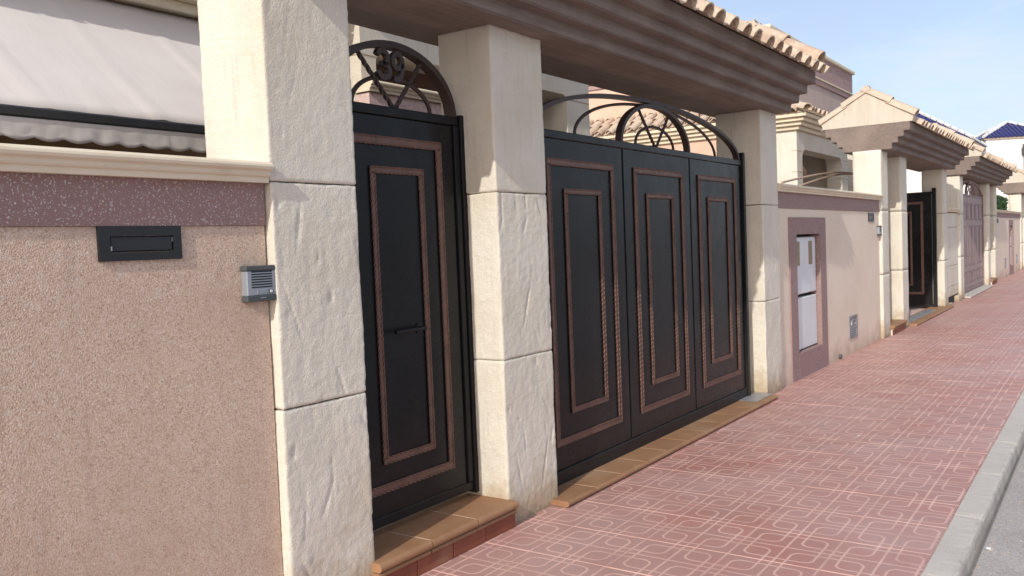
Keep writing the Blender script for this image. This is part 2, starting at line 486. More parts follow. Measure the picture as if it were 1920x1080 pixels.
# ------------------------------------------------------------------ ground
struct(MB().box(-60, 400, -260, -2.262, -0.30, -0.100).build('road', ROAD))
struct(MB().box(-60, 400, 0.60, 260, -0.30, -0.02).build('garden_ground', GRAVEL))
walk = bpy.data.objects.new('sidewalk', None); COL.objects.link(walk); struct(walk)
MB().box(-60, 300, -2.10, 0.60, -0.30, -0.004).build('paving_bed', GROUT, walk)
T = C_CELL * 2
NCOL = 29
cols = [PX0 + T * n for n in range(-5, -5 + NCOL)]
rows = [0.055, PY0, PY0 - T, PY0 - 2 * T, PY0 - 3 * T, -2.098]
rj = random.Random(3)
tile_cache = {}
for r_ in range(5):
    hgt = rows[r_] - rows[r_ + 1]
    g = 0.0016
    me = MB().box(-T / 2 + g, T / 2 - g, -hgt / 2 + g, hgt / 2 - g, -0.03, 0, 0.0012).mesh('paving_tile')
    me.materials.append(PAVING)
    for x in cols:
        mw = Matrix.Translation((x + T / 2, (rows[r_] + rows[r_ + 1]) / 2, rj.uniform(-0.0010, 0.0008))) @ Matrix.Rotation(rj.uniform(-.0008, .0008), 4, 'X') @ Matrix.Rotation(rj.uniform(-.0008, .0008), 4, 'Y')
        inst('paving_tile', me, walk, mw)
xe = cols[-1] + T
fp = MB().box(xe + 0.002, 300, -2.098, 0.055, -0.03, 0.0).build('far_paving', PAVING, walk); fp['kind'] = 'stuff'
fp = MB().box(-60, cols[0] - 0.002, -2.098, 0.055, -0.03, 0.0).build('near_paving', PAVING, walk); fp['kind'] = 'stuff'
kerb = bpy.data.objects.new('kerb', None); COL.objects.link(kerb); struct(kerb)
prof = [(-2.102, -0.30), (-2.102, 0.004), (-2.226, 0.001), (-2.238, -0.005), (-2.245, -0.018), (-2.252, -0.10), (-2.252, -0.30)]
def kerb_mesh(seed):
    mb = MB(); n = 26; k = len(prof)
    for i in range(n + 1):
        x = 0.003 + 0.983 * i / n
        for q, (y, z) in enumerate(prof):
            if 2 <= q <= 4:
                w = noise.noise(Vector((x * 9 + seed * 7, q * .4, seed))) * .006 + noise.noise(Vector((x * 30, q, seed * 3))) * .004
                if i in (0, n): w -= .006
                y += max(-w, -.002) if w < 0 else w * .3
                z -= abs(w) * .8
            mb.v.append((x, y, z))
    for i in range(n):
        for q in range(k):
            r_ = (q + 1) % k
            mb.f.append((i * k + q, i * k + r_, (i + 1) * k + r_, (i + 1) * k + q))
    mb.f += [tuple(range(k)), tuple(n * k + q for q in reversed(range(k)))]
    me = mb.mesh('kerb_stone'); me.materials.append(KERB); return me
kmes = [kerb_mesh(q) for q in range(4)]
for i in range(-4, 60):
    inst('kerb_stone', kmes[i % 4], kerb, Matrix.Translation((0.35 + i * 0.99, rj.uniform(-.003, .003), rj.uniform(-.003, .002))))
MB().box(-60, 300, -2.2625, -2.2535, -0.30, -0.098).build('gutter_lip', KERB, kerb)

# ------------------------------------------------------------------ cast-stone pillars
def stone_block(x0, x1, y0, y1, z0, z1, sp, seed, amp=0.006, gouges=0, rad=0.009):
    rg = random.Random(seed)
    L, H = Vector((x0, y0, z0)), Vector((x1, y1, z1))
    n = [max(2, int(round((H[i] - L[i]) / sp))) for i in range(3)]
    gz = [(rg.uniform(x0, x1), rg.uniform(z0, z1), rg.uniform(-0.5, 0.5), rg.uniform(0.02, 0.13), rg.uniform(0.005, 0.016), rg.uniform(0.25, 1.0)) for _ in range(gouges)]
    off = Vector((seed * 3.7, seed * 1.3, seed * 2.1))
    idx, V, Fc = {}, [], []
    def vert(i, j, k):
        key = (i, j, k)
        if key in idx: return idx[key]
        p = Vector((L.x + (H.x - L.x) * i / n[0], L.y + (H.y - L.y) * j / n[1], L.z + (H.z - L.z) * k / n[2]))
        q = Vector([min(max(p[a], L[a] + rad), H[a] - rad) for a in range(3)])
        d = p - q; d = d.normalized() if d.length > 1e-9 else Vector((0, 0, 1))
        edge = (abs(d.x) > .2) + (abs(d.y) > .2) + (abs(d.z) > .2) - 1
        h = amp * (noise.fractal((p + off) * 2.6, 1.0, 2.1, 5) * 0.55 + noise.noise((p + off) * 26) * 0.22 + noise.noise((p + off) * 55) * 0.18)
        if edge > 0:
            h -= rad * 0.55 * max(0, noise.noise((p + off) * 13) + noise.noise((p + off) * 38) * .7)
        if d.y < -0.5 and gouges:
            rid = noise.noise(Vector((p.x * 9 + off.x, seed, p.z * 2.2 + p.x * 2)))
            h += amp * 0.30 * (abs(rid) ** 0.7 - 0.45)
            for gx, gzz, ga, gl, gw, gd in gz:
                dx, dz = p.x - gx, p.z - gzz
                a_ = dx * math.sin(ga) + dz * math.cos(ga); b_ = dx * math.cos(ga) - dz * math.sin(ga)
                e_ = (a_ / gl) ** 2 + (b_ / gw) ** 2
                if e_ < 4: h -= amp * 1.0 * gd * math.exp(-e_) * (1.0 + 0.6 * math.tanh(b_ / gw * 2))
        p = q + d * (rad + h)
        idx[key] = len(V); V.append(tuple(p)); return idx[key]
    for ax in range(3):
        a, b = [i for i in range(3) if i != ax]
        for side in (0, n[ax]):
            for i in range(n[a]):
                for j in range(n[b]):
                    q = []
                    for di, dj in ((0, 0), (1, 0), (1, 1), (0, 1)):
                        c = [0, 0, 0]; c[ax] = side; c[a] = i + di; c[b] = j + dj
                        q.append(vert(*c))
                    Fc.append(tuple(q))
    mb = MB(); mb.v, mb.f = V, Fc
    return mb

def pillar(parent, x0, x1, dep, sp, seed, top=2.837, gouges=(10, 9, 5)):
    p = bpy.data.objects.new('pillar', None); COL.objects.link(p); p.parent = parent
    p.matrix_parent_inverse = Matrix.Translation(-parent.location)
    zs = [-0.02, 0.952, 1.908, top + 0.004]
    for i in range(3):
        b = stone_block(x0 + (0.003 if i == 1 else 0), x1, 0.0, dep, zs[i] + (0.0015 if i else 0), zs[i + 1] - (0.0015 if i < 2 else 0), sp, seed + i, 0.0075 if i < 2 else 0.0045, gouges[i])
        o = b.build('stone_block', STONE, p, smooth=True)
    return p

# ------------------------------------------------------------------ clay tiles
def barrel(r0_, r1_, ln, th, seg=6, up_=True, pool=[0]):
    """half-round clay tile along +Y from y=0 (wide lower end) to y=ln"""
    mb = MB(); s = 1 if up_ else -1
    for y, r in ((0, r0_), (ln, r1_)):
        for rr in (r, r - th):
            for i in range(seg + 1):
                a = math.pi * i / seg
                mb.v.append((-rr * math.cos(a), y, s * rr * math.sin(a) * 0.95))
    k = seg + 1
    for i in range(seg):
        mb.f += [(i, i + 1, 2 * k + i + 1, 2 * k + i), (k + i, 3 * k + i, 3 * k + i + 1, k + i + 1),
                 (i, k + i, k + i + 1, i + 1), (2 * k + i, 2 * k + i + 1, 3 * k + i + 1, 3 * k + i)]
    mb.f += [(0, 2 * k, 3 * k, k), (seg, k + seg, 3 * k + seg, 2 * k + seg)]
    me = mb.mesh('clay_tile'); me.materials.append(CLAY)
    for p in me.polygons: p.use_smooth = False
    return me
COVER = barrel(0.086, 0.070, 0.47, 0.013)
PAN = barrel(0.098, 0.085, 0.47, 0.012, up_=False)
RIDGE = barrel(0.105, 0.092, 0.46, 0.014, seg=8)

def slope_tiles(parent, x0, x1, pitch, eave, ridge_len, ang, rowsn, step, xdir=(1, 0, 0), org=None, pans=True, seed=1):
    """tiles on a slope. org: world point of eave at x0; xdir: along the eave; updir computed from ang"""
    rg = random.Random(seed)
    xd = Vector(xdir).normalized()
    inw = Vector((-xd.y, xd.x, 0))
    upd = (inw * math.cos(ang) + Vector((0, 0, 1)) * math.sin(ang)).normalized()
    nrm = xd.cross(upd)
    B = Matrix((xd, upd, nrm)).transposed().to_4x4()
    n = int((x1 - x0) / pitch + 0.5)
    for i in range(n):
        for r in range(rowsn):
            for kind in ((0, 1) if pans else (0,)):
                t = (i + 0.5 * kind + 0.35) * pitch
                p = Vector(org) + xd * (t + rg.uniform(-.006, .006)) + upd * (r * step + rg.uniform(-.012, .012) + (0.02 if kind else 0)) + nrm * (0.012 + r * 0.004 if not kind else 0.088)
                mw = Matrix.Translation(p) @ B @ Matrix.Rotation(rg.uniform(-.025, .025), 4, 'Z') @ Matrix.Rotation(-0.030, 4, 'X')
                inst('roof_tile' if not kind else 'pan_tile', COVER if not kind else PAN, parent, mw)

# ------------------------------------------------------------------ gateway portals
def portal(x0, x1, pillars, label, sp, seed, tiles=True, top=2.837, back=True):
    t = thing('gateway_portal', label, 'gateway', (x0, 0, 0), 'tiled gateway portals along the street')
    dz = top - 2.837
    for i, (a, b, dep) in enumerate(pillars): pillar(t, a, b, dep, sp, seed + i * 5, top, (10, 9, 4) if sp < .03 else (8, 7, 4))
    # stepped beam
    fr, yc, st = -0.148, 0.20, 0.083
    half = yc - fr
    prof = [(yc - half, 2.837), (yc - half, 2.922)]
    zz = 2.922
    for i in range(3):
        prof += [(yc - half - st * (i + 1), zz + .0), (yc - half - st * (i + 1), zz + (0.083 if i < 2 else 0.125))]
        zz += 0.083
    topz = prof[-1][1]
    full = prof + [(2 * yc - y, z) for y, z in reversed(prof)]
    bm = bmesh.new()
    vs = [bm.verts.new((x0, y, z + dz)) for y, z in full]
    f = bm.faces.new(vs)
    ex = bmesh.ops.extrude_face_region(bm, geom=[f])
    for v in ex['geom']:
        if isinstance(v, bmesh.types.BMVert): v.co.x = x1
    bmesh.ops.bevel(bm, geom=bm.edges[:], offset=0.007, segments=2, affect='EDGES')
    MB().add_bm(bm).build('beam', BEAM, t)
    # roof body, gables
    yf = fr - 3 * st - 0.004
    ang = R(31.0)
    zap = topz + (yc - yf) * math.tan(ang)
    roof = MB().prism([(yf + .02, topz + .002 + dz), (yc, zap + dz - .01), (2 * yc - yf - .02, topz + .002 + dz)], 'X', x0 + 0.16, x1 - 0.16).build('roof', MORTAR, t)
    for a, b in ((x0 + 0.012, x0 + 0.158), (x1 - 0.158, x1 - 0.012)):
        e = yf - 0.03
        MB().prism([(e, topz + .003 + dz), (e - 0.02, topz + .085 + dz), (yc - .06, zap + 0.115 + dz), (yc + .06, zap + 0.115 + dz), (2 * yc - e + 0.02, topz + .085 + dz), (2 * yc - e, topz + .003 + dz)], 'X', a, b).build('gable', MORTAR, t)
        xm = (a + b) / 2
        for s in (1, -1):
            upd = Vector((0, s * math.cos(ang), math.sin(ang))); xd = Vector((s, 0, 0)); nr = xd.cross(upd)
            B = Matrix((xd, upd, nr)).transposed().to_4x4()
            for k in range(2):
                p = Vector((xm, yc - s * (yc - e + 0.03), topz + 0.075 + dz)) + upd * (0.40 * k) + nr * (0.008 + .012 * k)
                inst('verge_tile', RIDGE, roof, Matrix.Translation(p) @ B @ Matrix.Rotation(-0.02, 4, 'X'))
    if tiles:
        eo = Vector((x0 + 0.20, yf - 0.105, topz - 0.055 + dz))
        slope_tiles(roof, x0 + 0.20, x1 - 0.12, 0.262, None, None, ang, 2, 0.42, (1, 0, 0), eo, True, seed)
        n = int((x1 - x0 - .3) / 0.42)
        for k in range(n):
            B = Matrix.Rotation(R(-90), 4, 'Z')
            inst('ridge_tile', RIDGE, roof, Matrix.Translation((x0 + 0.15 + k * (x1 - x0 - .3) / n, yc, zap + 0.03 + dz)) @ B)
        if back:
            mb = MB()
            for i in range(int((x1 - x0 - .3) / 0.262)):
                xx = x1 - 0.25 - i * 0.262
                a = Vector((xx, 2 * yc - yf + 0.105, topz - 0.03 + dz)); b_ = Vector((xx, yc, zap + 0.03 + dz))
                mb.tube([a, b_], 0.085, 6)
            o = mb.build('back_slope_tiles', CLAY, roof); o['kind'] = 'stuff'
    return t

P1 = [(2.375, 2.872, 0.42), (3.96, 4.486, 0.375), (8.413, 8.905, 0.46)]
portal(2.41, 8.93, P1, 'nearest stone gateway portal with dark stepped beam and tiled roof', 0.0092, 11)
P2 = [(13.67, 14.14, 0.40), (15.10, 15.58, 0.40), (19.24, 19.69, 0.40)]
portal(13.70, 19.80, P2, 'second gateway portal with pale gable, beyond the white meter cabinet', 0.04, 41, top=2.80)
P3 = [(21.45, 21.98, 0.40), (26.45, 26.95, 0.40), (28.08, 28.58, 0.40)]
portal(21.40, 28.70, P3, 'third gateway portal, over the mauve gate', 0.06, 71, top=2.77)
P4 = [(36.30, 36.80, 0.40), (37.9, 38.4, 0.40), (42.3, 42.8, 0.40)]
portal(36.20, 42.90, P4, 'farthest gateway portal, cut by the right edge of the photo', 0.08, 91, top=2.77, back=False)

# ------------------------------------------------------------------ gates
def arc(cx, z0, a, h, n=28, t0=0.0, t1=math.pi):
    return [(cx - a * math.cos(t0 + (t1 - t0) * i / n), z0 + h * math.sin(t0 + (t1 - t0) * i / n)) for i in range(n + 1)]
def trim(parent, x0, x1, z0, z1, w, y, mat, rope=True, name='trim_frame'):
    """flat bar frame lying on the panel face y, with twisted edges"""
    mb = MB(); d = 0.009
    for a in ((x0, x1, z1 - w, z1), (x0, x1, z0, z0 + w)): mb.box(a[0], a[1], y - d, y - .001, a[2], a[3], 0.004)
    for a in (x0, x1 - w): mb.box(a, a + w, y - d, y - .001, z0 + w + .001, z1 - w - .001, 0.004)
    f = mb.build(name, mat, parent)
    if rope:
        rb = MB()
        for (ax0, ax1, az0, az1) in ((x0, x1, z0, z1), (x0 + w, x1 - w, z0 + w, z1 - w)):
            for p, q in (((ax0, az0), (ax0, az1)), ((ax1, az0), (ax1, az1)), ((ax0, az0), (ax1, az0)), ((ax0, az1), (ax1, az1))):
                L = math.hypot(q[0] - p[0], q[1] - p[1]); n = int(L / 0.0095)
                rb.tube([(p[0] + (q[0] - p[0]) * i / n, y - d * .9, p[1] + (q[1] - p[1]) * i / n) for i in range(n + 1)], 0.0062, 4, twist=0.45)
        rb.build('twisted_edge', mat, f)
    return f
def digit_pts(ch):
    if ch == '3':
        return [(0.0, .82), (.12, .97), (.42, 1.0), (.72, .88), (.74, .68), (.55, .55), (.32, .53), (.6, .5), (.85, .34), (.8, .12), (.5, 0), (.18, .03), (0, .2)]
    return [(.1, .05), (.4, 0), (.7, .18), (.82, .5), (.8, .78), (.6, .98), (.3, .98), (.08, .8), (.1, .58), (.32, .44), (.6, .48), (.8, .66)]

def ped_gate(x0, x1, y, zb, zt, label, rope=True, digits=None):
    t = thing('pedestrian_gate', label, 'gate', ((x0 + x1) / 2, y, zb), 'black pedestrian gates')
    MB().box(x0 + .05, x1 - .045, y, y + 0.04, zb + .04, zt - 0.05, 0.004).build('panel', GATE, t)
    MB().box(x0, x1, y - 0.012, y + .05, zt - 0.048, zt, 0.004).build('top_rail', GATE_FRAME, t)
    MB().box(x0, x1, y - .010, y + .05, zb, zb + 0.05, 0.004).build('bottom_rail', GATE_FRAME, t)
    for a in (x0, x1 - .042): MB().box(a, a + .042, y - .014, y + .05, zb + .051, zt - .05, .004).build('stile', GATE_FRAME, t)
    for a, b in ((x0 - 0.045, x0 - .006), (x1 + .006, x1 + .045)): MB().box(a, b, y - .025, y + .05, zb - 0.02, zt + .012, .004).build('post', GATE_FRAME, t)
    trim(t, x0 + 0.115, x1 - 0.165, zb + 0.17, zt - 0.16, 0.037, y, COPPER, rope)
    trim(t, x0 + 0.275, x1 - 0.325, zb + 0.315, zt - 0.315, 0.028, y, COPPER, rope)
    cx, yy = (x0 + x1) / 2 - 0.005, y + 0.018
    ha = (x1 - x0) / 2
    MB().tube([(x, yy, z) for x, z in arc(cx, zt, ha - .025, 0.325, 36)], 0, flat=(0.030, 0.017)).build('arch', IRON, t)
    MB().tube([(x, yy, z) for x, z in arc(cx - .005, zt, 0.30, 0.160, 24)], 0.0125, 6).build('small_arch', IRON, t)
    for dx, dzz in ((-.245, .255), (.215, .262)):
        n = 30
        MB().tube([(cx + dx * i / n + (-0.008 if dx < 0 else .008), yy - .006, zt + dzz * i / n) for i in range(n + 1)], 0.0135, 5, twist=0.35).build('spoke', IRON, t)
    if digits:
        for k, ch in enumerate(digits):
            pts = digit_pts(ch); sx, sz = 0.098, 0.135
            P = [Vector((x0 + 0.375 + k * 0.105 + px_ * sx, yy - .01, zt + 0.150 + pz * sz)) for px_, pz in pts]
            fine = []
            for i in range(len(P) - 1):
                a, b, c, d = P[max(i - 1, 0)], P[i], P[i + 1], P[min(i + 2, len(P) - 1)]
                for s in range(4):
                    u = s / 4
                    fine.append(0.5 * ((2 * b) + (c - a) * u + (2 * a - 5 * b + 4 * c - d) * u * u + (3 * b - a - 3 * c + d) * u ** 3))
            fine.append(P[-1])
            MB().tube(fine, 0, flat=(0.013, 0.0135)).build('number_digit', IRON, t)
    h = MB(); zh = zb + 0.985
    h.tube([(x0 + .36, y - .05, zh), (x0 + .47, y - .052, zh + .002), (x0 + .60, y - .05, zh + .002)], 0.010, 8)
    h.tube([(x0 + .595, y - .05, zh), (x0 + .595, y, zh)], 0.011, 8)
    h.box(x0 + .575, x0 + .613, y - .006, y, zh - .03, zh + .03, .002)
    h.build('handle', GATE_FRAME, t)
    return t

def veh_gate(x0, x1, y, zb, zt, label, np=3, mats=None, rope=True, style=0, group='vehicle gates'):
    pm, fm, tm, im = mats or (GATE, GATE_FRAME, COPPER, IRON)
    t = thing('vehicle_gate', label, 'gate', ((x0 + x1) / 2, y, zb), group)
    w = (x1 - x0) / np
    for i in range(np):
        a, b = x0 + w * i, x0 + w * (i + 1)
        MB().box(a + .012, b - .012, y, y + .035, zb + .095, zt - .052, .003).build('panel', pm, t)
        if style == 0:
            trim(t, a + 0.165, b - 0.160, zb + 0.255, zt - 0.185, 0.037, y, tm, rope)
            trim(t, a + 0.372, b - 0.360, zb + 0.445, zt - 0.375, 0.028, y, tm, rope)
        else:
            for z0_, z1_ in ((zb + .2, zb + .5), (zb + .62, zt - .75), (zt - .62, zt - .2)):
                for q in (0, 1):
                    trim(t, a + .12 + q * (w / 2 - .05), a + w / 2 - .03 + q * (w / 2 - .06), z0_, z1_, .045, y, tm, False)
        if i: MB().box(a - .011, a + .011, y + .008, y + .04, zb + .095, zt - .052).build('joint_strip', fm, t)
    MB().box(x0, x1, y - .010, y + .05, zt - .050, zt, .004).build('top_rail', fm if style else GATE, t)
    MB().box(x0, x1, y - .012, y + .05, zb, zb + .092, .004).build('bottom_rail', fm, t)
    MB().box(x1 + .012, x1 + .068, y - .025, y + .06, zb - .03, zt + .075, .004).build('post', fm, t)
    MB().box(x0 - .068, x0 - .012, y - .025, y + .06, zb - .03, zt + .075, .004).build('post', fm, t)
    cx, yy = (x0 + x1) / 2, y + .022
    k = (x1 - x0) / 3.66
    MB().tube([(x, yy, z) for x, z in arc(cx, zt, (x1 - x0) / 2 - .03, 0.345, 48)], 0, flat=(0.027, 0.0145)).build('arch', im, t)
    MB().tube([(x, yy, z) for x, z in arc(cx, zt, 1.25 * k, 0.312, 40)], 0.0125, 6).build('middle_arch', im, t)
    MB().tube([(x, yy - .004, z) for x, z in arc(cx, zt, 0.615 * k, 0.318, 36)], 0, flat=(0.026, 0.0145)).build('inner_arch', im, t)
    MB().tube([(x, yy, z) for x, z in arc(cx, zt, 0.345 * k, 0.158, 24)], 0.012, 6).build('small_arch', im, t)
    for dx, dzz in ((-.262 * k, .262), (.235 * k, .255)):
        n = 30
        MB().tube([(cx + dx * i / n + (-.012 if dx < 0 else .012), yy - .004, zt + dzz * i / n) for i in range(n + 1)], 0.0125, 5, twist=.35).build('spoke', im, t)
    return t

ped_gate(2.925, 3.925, 0.235, 0.195, 2.345, 'black pedestrian gate with iron number 39 in its arch, nearest gate', True, '39')
veh_gate(4.515, 8.165, 0.125, 0.035, 2.335, 'wide black three panel gate with copper trim and arched iron top, nearest vehicle gate')
ped_gate(14.18, 15.06, 0.235, 0.195, 2.335, 'black pedestrian gate mostly hidden behind the second portal pillar', False, None)
t = thing('vehicle_gate', 'black copper trimmed gate leaf standing open under the second portal', 'gate', (19.08, .13, .03), 'vehicle gates')
gx = 19.08
MB().box(gx, gx + .035, .20, 1.93, .09, 2.30, .003).build('panel', GATE, t)
MB().box(gx - .012, gx + .05, .185, 1.95, 2.301, 2.35, .004).build('top_rail', GATE_FRAME, t)
MB().box(gx - .012, gx + .05, .185, 1.95, .035, .089, .004).build('bottom_rail', GATE_FRAME, t)
MB().box(gx - .03, gx + .06, .115, .183, .02, 2.42, .004).build('post', GATE_FRAME, t)
def side_trim(y0, y1, z0, z1, w):
    mb = MB(); x = gx
    mb.box(x - .013, x - .001, y0, y1, z0, z0 + w, .003).box(x - .013, x - .001, y0, y1, z1 - w, z1, .003)
    mb.box(x - .013, x - .001, y0, y0 + w, z0 + w + .001, z1 - w - .001, .003).box(x - .013, x - .001, y1 - w, y1, z0 + w + .001, z1 - w - .001, .003)
    mb.build('trim_frame', COPPER, t)
side_trim(.35, 1.70, .29, 2.16, .05); side_trim(.56, 1.49, .47, 1.97, .04)
veh_gate(22.06, 26.37, 0.125, 0.055, 2.40, 'mauve panelled gate with arched top under the third portal', 3, (MAUVE_PAINT, MAUVE_DARK, MAUVE_DARK, MAUVE_PAINT), False, 1)
ped_gate(27.02, 28.02, 0.235, 0.195, 2.345, 'black pedestrian gate mostly hidden under the third portal', False, None)

# ------------------------------------------------------------------ steps and sills
def tread_profile(yf, yb, z, th=0.045):
    r = th / 2
    p = [(yb, z - th), (yb, z)]
    p += [(yf + r - r * math.sin(a), z - r + r * math.cos(a)) for a in [math.pi * i / 8 for i in range(9)]]
    return p
def step(x0, x1, label, n=3):
    t = thing('door_step', label, 'step', ((x0 + x1) / 2, 0, 0), 'tiled door steps')
    z = 0.155
    MB().box(x0 + .012, x1 - .014, -0.024, 0.30, -0.02, z - .05).build('core', STEPGROUT, t)
    w = (x1 - x0) / n
    for i in range(n):
        a, b = x0 + w * i + .005, x0 + w * (i + 1) - .005
        MB().prism(tread_profile(-0.062, 0.30, z), 'X', a, b).build('tread_tile', TREAD, t, False)
        MB().prism(tread_profile(-0.048, 0.0, z - 0.049, 0.024), 'X', a, b).build('nosing_strip', TREAD, t, False)
    MB().box(x0 + .03, x1 - .03, -0.036, 0.29, z - .040, z - .0025).build('grout', STEPGROUT, t)
    for i in range(4):
        a, b = x0 + (x1 - x0) / 4 * i + .003, x0 + (x1 - x0) / 4 * (i + 1) - .003
        MB().box(a, b, -0.034, -0.0245, 0.001, z - .075, .002).build('riser_tile', RISER, t)
    return t
step(2.842, 3.972, 'ochre tiled step below the gate numbered 39')
step(14.12, 15.10, 'tiled step between the first two pillars of the second portal')
step(26.93, 28.08, 'tiled step under the far end of the third portal')
def sill(x0, x1, n, label, mat=TREAD):
    t = thing('gate_sill', label, 'sill', ((x0 + x1) / 2, 0, 0), 'tiled vehicle gate sills')
    MB().box(x0 + .03, x1 - .03, -0.100, 0.24, 0.001, 0.0375).build('grout', STEPGROUT, t)
    w = (x1 - x0) / n
    for i in range(n):
        MB().prism(tread_profile(-0.125, 0.25, 0.040, 0.036), 'X', x0 + w * i + .0055, x0 + w * (i + 1) - .0055).build('sill_tile', mat, t)
    return t
s_ = sill(4.40, 8.36, 11, 'long ochre tiled sill under the nearest vehicle gate')
tag(MB().box(7.93, 8.40, -0.06, 0.20, 0.041, 0.046, .002).build('metal_plate', GALV), 'thin grey metal plate on the sill beside the third pillar', 'plate')
sill(15.55, 19.5, 11, 'ochre tiled sill under the gate of the second portal')
tag(MB().box(15.62, 18.3, 0.02, 0.20, 0.041, 0.046, .002).build('metal_plate', GALV), 'grey metal strip on the sill of the second portal', 'plate')
sill(22.0, 26.45, 11, 'pale sill under the mauve gate', KERB)

# ------------------------------------------------------------------ garden walls
def coping_prof(z, yf=-0.035, yb=0.28, s=1.0):
    p = [(yb, z - .085 * s), (yb, z), (yf + 0.03, z)]
    p += [(yf + .012, z - .004), (yf + .002, z - .013), (yf, z - .022), (yf + .004, z - .032), (yf + .014, z - .038),
          (yf + .020, z - .040), (yf + .022, z - .047), (yf + .019, z - .053), (yf + .024, z - .060), (yf + .034, z - .064), (yf + .036, z - .085)]
    return [(y, z + (zz - z) * s) for y, zz in p]
def garden_wall(x0, x1, z_band0, z_band1, z_top, label, body, xc1=None, gap=None):
    t = thing('garden_wall', label, 'wall', ((x0 + x1) / 2, 0.05, 0), 'rendered garden walls')
    if gap:
        MB().box(x0, gap[0], 0.045, 0.25, -0.02, z_band0 - .001).build('render', body, t)
        MB().box(gap[1], x1, 0.045, 0.25, -0.02, z_band0 - .001).build('render', body, t)
        MB().box(gap[0] + .0005, gap[1] - .0005, 0.045, 0.25, 1.785, z_band0 - .001).build('render', body, t)
        MB().box(gap[0] + .0005, gap[1] - .0005, 0.21, 0.25, -.02, 1.784).build('niche_back', body, t)
    else: MB().box(x0, x1, 0.045, 0.25, -0.02, z_band0 - .001).build('render', body, t)
    MB().box(x0, x1, 0.036, 0.25, z_band0, z_band1 - .001).build('granite_band', GRANITE, t)
    MB().prism(coping_prof(z_top, s=(z_top - z_band1) / 0.085), 'X', x0, xc1 or x1).build('coping', MOULD, t)
    return t
garden_wall(-3.0, 2.368, 1.727, 1.900, 1.985, 'peach pebble-dash garden wall with mauve band at the left edge', PEBBLE)
garden_wall(8.915, 13.665, 1.885, 2.055, 2.135, 'peach garden wall with meter cabinet between the first and second portals', RENDER2, None, (9.36, 10.74))
garden_wall(28.6, 36.3, 1.865, 2.01, 2.09, 'far peach garden wall beyond the mauve gate', RENDER2, None, (32.315, 33.695))
# infill between the second and third portals
t = thing('meter_wall', 'narrow cream stone panel between the second and third portals', 'wall', (20.5, 0.05, 0))
for z0_, z1_ in ((0.16, 0.36), (0.368, 0.80), (0.808, 1.62), (1.628, 1.93)):
    MB().box(19.70, 21.44, 0.05, 0.25, z0_, z1_, .006).build('stone_panel', STONE, t)
MB().box(19.70, 21.44, 0.07, 0.24, -0.02, 1.95).build('backing', SLOT, t)
MB().prism(coping_prof(2.03), 'X', 19.70, 21.44).build('coping', MOULD, t)
MB().box(20.95, 21.44, -.02, 0.08, -0.02, .13, .01).build('plinth', STONE, t)
MB().box(19.70, 20.2, 0.0, 0.08, -0.02, .04, .01).build('plinth', STONE, t)

def rounded_rect(x0, x1, z0, z1, r, n=5, bottom=False):
    P = []
    for cx, cz, a0 in ((x1 - r, z1 - r, 0), (x0 + r, z1 - r, 90)):
        P += [(cx + r * math.cos(R(a0 + 90 * i / n)), cz + r * math.sin(R(a0 + 90 * i / n))) for i in range(n + 1)]
    return P + [(x0, z0), (x1, z0)]
def holed_wall(axis, a0, a1, z0, z1, hole, t0, t1):
    """wall in a vertical plane with one opening (rounded top corners), thickness t0..t1 along the normal axis"""
    bm = bmesh.new()
    mk = (lambda p, q: (p, t0, q)) if axis == 'X' else (lambda p, q: (t0, p, q))
    def loop(P):
        vs = [bm.verts.new(mk(*p)) for p in P]
        return [bm.edges.new((vs[i], vs[(i + 1) % len(vs)])) for i in range(len(vs))]
    e = loop([(a0, z0), (a1, z0), (a1, z1), (a0, z1)]) + loop(rounded_rect(*hole))
    bmesh.ops.triangle_fill(bm, use_beauty=True, use_dissolve=False, edges=e)
    ex = bmesh.ops.extrude_face_region(bm, geom=bm.faces[:])
    for v in ex['geom']:
        if isinstance(v, bmesh.types.BMVert):
            if axis == 'X': v.co.y = t1
            else: v.co.x = t1
    return MB().add_bm(bm)
# ------------------------------------------------------------------ letterboxes, intercoms, cabinets, vents
def letterbox(x, z, label):
    t = thing('letterbox', label, 'letterbox', (x, 0.04, z), 'black wall letterboxes')
    w, h = 0.325, 0.124
    y = 0.033
    holed_wall('X', x, x + w, z, z + h, (x + .042, x + w - .034, z + .030, z + h - .034, .006), y, y + .02).build('frame', BLACKM, t)
    MB().box(x + .044, x + w - .036, y + .005, y + .02, z + .032, z + h - .036, .004).build('flap', BLACKM2, t)
    MB().box(x + .043, x + .0475, y - .001, y + .012, z + .036, z + .052).build('hinge', SILVER, t)
    MB().box(x + w - .040, x + w - .036, y - .001, y + .012, z + .066, z + .082).build('hinge', CHARCOAL, t)
    return t
letterbox(1.644, 1.603, 'black slot letterbox under the mauve band of the nearest wall')
letterbox(13.00, 1.742, 'small black letterbox on the wall beside the second portal')
letterbox(29.0, 1.70, 'tiny dark letterbox on the far garden wall')
